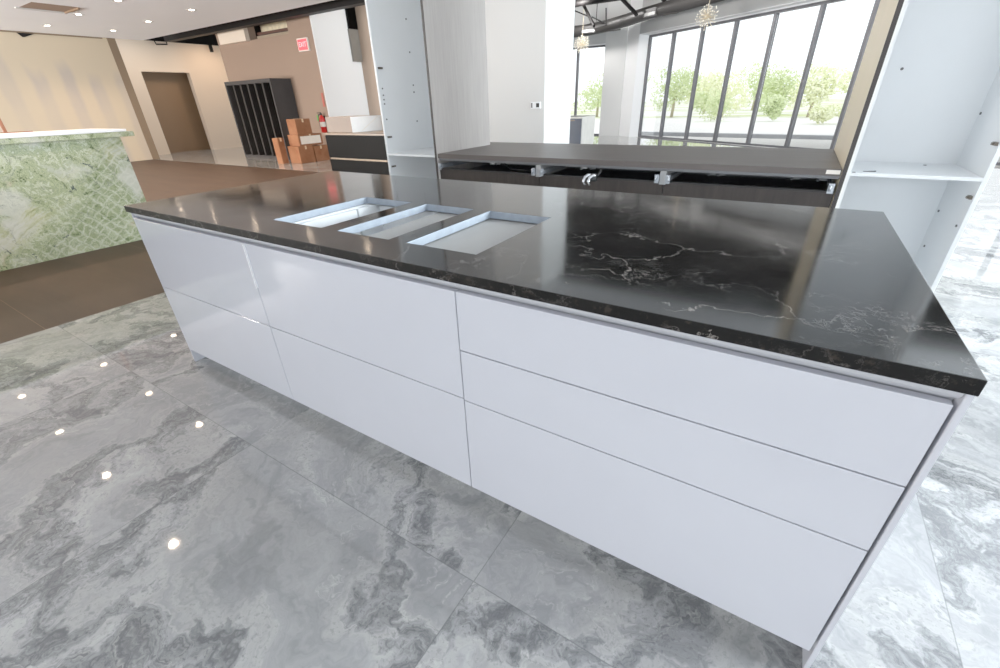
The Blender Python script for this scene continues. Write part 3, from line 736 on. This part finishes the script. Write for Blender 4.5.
for i, (x, y) in enumerate(lights):
    lab = pos.get((x, y), 'recessed ceiling light outside the frame')
    if proto is None:
        proto = thing('recessed_downlight', (0, 0, 3.23), lab, 'ceiling light', 'recessed ceiling lights')
        b = MB(); n = 24
        for k in range(n):
            a0, a1 = 2*PI*k/n, 2*PI*(k+1)/n
            P = lambda r, a, z: (r*math.cos(a), r*math.sin(a), 3.23+z)
            b.face([P(.05, a0, -.004), P(.05, a1, -.004), P(.10, a1, -.006), P(.10, a0, -.006)])
            b.face([P(.10, a0, -.006), P(.10, a1, -.006), P(.104, a1, -.0002), P(.104, a0, -.0002)])
        b.build('trim_ring', 'grille', proto)
        MB().lathe((0, 0, 3.23), [(.05, -.0045), (.049, -.0015)], 24).build('lens', 'lamp', proto)
        o = proto
    else:
        o = copy_tree(proto)
    o.location = (x, y, 3.23); o['label'] = lab
    so = bpy.data.objects.new('downlight_lamp', sd); COL.objects.link(so); so.location = (x, y, 3.215)
# access hatch in the ceiling (raised flap)
t = thing('ceiling_hatch', (-10.5, 3.4, 3.23), 'open rectangular ceiling hatch with white rim', 'hatch')
b = MB(); hx0, hx1, hy0, hy1 = -10.86, -10.1, 3.10, 3.80
b.box(hx0, hx1, hy0, hy1, 3.2285, 3.2295); b.build('opening', 'taupe', t)
b = MB(); b.box(hx0-.07, hx0, hy0-.05, hy1, 3.21, 3.2295); b.build('rim', 'white_paint', t)
b = MB(); b.box(hx0, hx1, hy1, hy1+.03, 3.2, 3.2295); b.build('flap', 'door_brown', t)

# duct with grilles, hangers and braces
t = thing('spiral_duct', (-2.5, 15.6, 3.5), 'thick dark round duct running above the windows', 'duct')
dp = [(-8, 16.2, 3.37), (-4.3, 16.2, 3.38), (-3.5, 16.05, 3.42), (-2.7, 15.75, 3.48), (-2.0, 15.35, 3.53), (.8, 13.5, 3.56), (4, 11.36, 3.58), (7.5, 9.0, 3.6)]
MB().tube(dp, .175, 20).build('duct_body', 'duct', t)
def along(p, q, f): return Vector(p).lerp(Vector(q), f)
for P in (Vector((-4.1, 16.02, 3.37)), Vector((-1.75, 15.02, 3.50)), Vector((.75, 13.35, 3.53))):
    d = Vector((1, 0, 0)) if P.y > 16 else D
    nn = Vector((d.y, -d.x, 0)); fm = Matrix(((d.x, nn.x, 0, P.x), (d.y, nn.y, 0, P.y), (0, 0, 1, P.z), (0, 0, 0, 1)))
    b = MB(fm); b.box(-.26, .26, -.05, .06, -.10, .10); o = b.build('grille_box', 'duct', t)
    b = MB(fm); b.box(-.22, .22, .061, .066, -.075, .0); b.build('grille_blade', 'grille', o)
for P in (along(dp[1], dp[2], .5), along(dp[4], dp[5], .45), along(dp[5], dp[6], .2), along(dp[4], dp[5], .9)):
    MB().tube([(P.x, P.y, P.z+.17), (P.x, P.y, 4.2)], .012, 6).build('hanger_rod', 'black_steel', t)
for P in (Vector((-3.3, 15.85, 3.25)), Vector((-1.3, 14.75, 3.37))):
    MB().tube([P, P+Vector((.45, -.25, -.02))], .02, 6).build('drain_pipe', 'duct', t)
def brace(a, b_, r, label): one(MB().tube([a, b_], r, 6), 'ceiling_brace', 'black_steel', label, 'brace', 'ceiling braces')
brace(Vector((-4.24, 15.72, 4.06)), Vector((-3.57, 15.13, 3.34)), .05, 'black diagonal pipe above the small far window')
brace(Vector((-4.53, 15.59, 3.91)), Vector((-3.92, 15.42, 3.67)), .022, 'thin sloping black rod left of the diagonal pipe')
brace(Vector((-3.80, 15.47, 3.64)), Vector((-3.35, 15.42, 3.43)), .022, 'thin sloping black rod right of the diagonal pipe')
brace(Vector((-3.29, 15.34, 3.81)), Vector((-3.25, 15.35, 3.34)), .022, 'vertical black hanger rod above the bend of the duct')
brace(Vector((-2.81, 15.19, 4.01)), Vector((-2.16, 14.99, 3.48)), .055, 'black diagonal strut above the left end of the long window')
brace(Vector((-1.51, 14.97, 3.86)), Vector((-1.27, 14.82, 3.60)), .055, 'short black strut near the top edge of the photo')
one(MB().tube([Vector((-4.58, 15.13, 3.97)), Vector((-3.26, 15.03, 4.02))], .09, 8), 'ceiling_pipe', 'black_steel', 'dark pipe at the top edge above the small far window', 'pipe')

# starburst pendants
def starburst(P, label, R=.27):
    t = thing('starburst_pendant', P, label, 'pendant light', 'starburst pendants')
    MB().tube([P+Vector((0, 0, .03)), (P.x, P.y, 4.2)], .006, 6).build('cord', 'stem', t)
    MB().ball(P, .035).build('core', 'stem', t)
    sp = MB(); bd = MB(); n = 70
    for i in range(n):
        z = 1-2*(i+.5)/n; a = i*2.399963; q = Vector((math.sqrt(1-z*z)*math.cos(a), math.sqrt(1-z*z)*math.sin(a), z)); rr = R*(.85+.15*math.sin(i*7.3))
        sp.tube([P+q*.03, P+q*rr], .0035, 4); bd.ball(P+q*rr, .016, 4)
    sp.build('spike', 'stem', t); bd.build('bead', 'bead', t)
starburst(Vector((.18, 13.17, 3.01)), 'starburst pendant hanging in front of the long window')
starburst(Vector((-4.15, 15.6, 2.92)), 'starburst pendant hanging in front of the small far window')

# navy and cream cupboard far behind the bar
t = thing('navy_cupboard', (-2.0, 10.4, 0), 'small cupboard with navy front and cream side behind the bar', 'cupboard')
box(-2.3, -1.70, 10.02, 10.85, 0, .90).build('carcass', 'cream', t)
box(-2.28, -1.715, 9.999, 10.0195, .04, .885).build('door', 'navy', t)
box(-2.0, -1.89, 9.985, 9.9985, .84, .86).build('handle', 'brass', t)
box(-2.32, -1.69, 9.99, 10.87, .90, .925).build('cupboard_top', 'cream', t)

# ------------------------------------------------------------------ light
wd = bpy.data.worlds.new('world'); SC.world = wd; wd.use_nodes = True
nt = wd.node_tree; nt.nodes.clear()
o = nt.nodes.new('ShaderNodeOutputWorld'); bg = nt.nodes.new('ShaderNodeBackground')
bg.inputs[0].default_value = (.93, .965, 1, 1); bg.inputs[1].default_value = 1.6
nt.links.new(bg.outputs[0], o.inputs[0])
def area(name, loc, target, sx, sy, e, col):
    l = bpy.data.lights.new(name, 'AREA'); l.shape = 'RECTANGLE'; l.size = sx; l.size_y = sy; l.energy = e; l.color = col
    ob = bpy.data.objects.new(name, l); COL.objects.link(ob); ob.location = loc
    ob.rotation_euler = (Vector(target)-Vector(loc)).to_track_quat('-Z', 'Y').to_euler(); return ob
area('window_daylight', (9.0, 3.8, 2.1), (2, 3.2, .6), 4.0, 2.6, 1480, (.84, .94, 1))
area('left_fill_light', (-12, -6.9, 1.0), (-12, 4, 3.4), 5.0, 1.8, 1650, (1, .965, .93))  # added fill from the left rear, lifts the ceiling and tan wall
area('back_fill_light', (4.5, -6.8, 2.0), (3.3, 2.6, 1.5), 5.0, 2.4, 80, (.80, .90, 1))  # added cool fill behind the camera, brightens the tall cabinets
def spot(name, loc, target, e, col, deg=120, soft=.2):
    l = bpy.data.lights.new(name, 'SPOT'); l.energy = e; l.color = col; l.spot_size = math.radians(deg); l.spot_blend = .8; l.shadow_soft_size = soft
    ob = bpy.data.objects.new(name, l); COL.objects.link(ob); ob.location = loc
    ob.rotation_euler = (Vector(target)-Vector(loc)).to_track_quat('-Z', 'Y').to_euler()
for s0 in (-.3, 3.2, 6.7, 10):
    spot('wall_fill_spot', FR @ Vector((s0, 2.4, 4.0)), FR @ Vector((s0, 0, 2.4)), 230, (1, .98, .96), 140)  # added unseen spots that brighten the header wall and far floor
spot('wall_fill_spot', (-4.6, 14.6, 4.0), (-4.6, 16.9, 2.4), 150, (1, .98, .96), 140)  # one more added spot, for the far wall
spot('wall_fill_spot', (-14.5, 9.3, 3.5), (-15.8, 9.0, 1.2), 110, (1, .72, .5), 130)  # unseen warm spot added to light the wall right of the doorway
spot('wall_fill_spot', (-14.3, 6.9, 3.3), (-15.8, 6.9, 1.2), 60, (1, .84, .68), 130)  # unseen spot added to light the wall left of the doorway
spot('wall_fill_spot', (-5.6, 8.6, 4.2), (-8.3, 8.8, 2.0), 150, (1, .95, .88), 110)  # added spot that brightens the white return wall

vs = SC.view_settings
vs.view_transform = 'Standard'; vs.look = 'None'; vs.exposure = 0; vs.gamma = 1.25
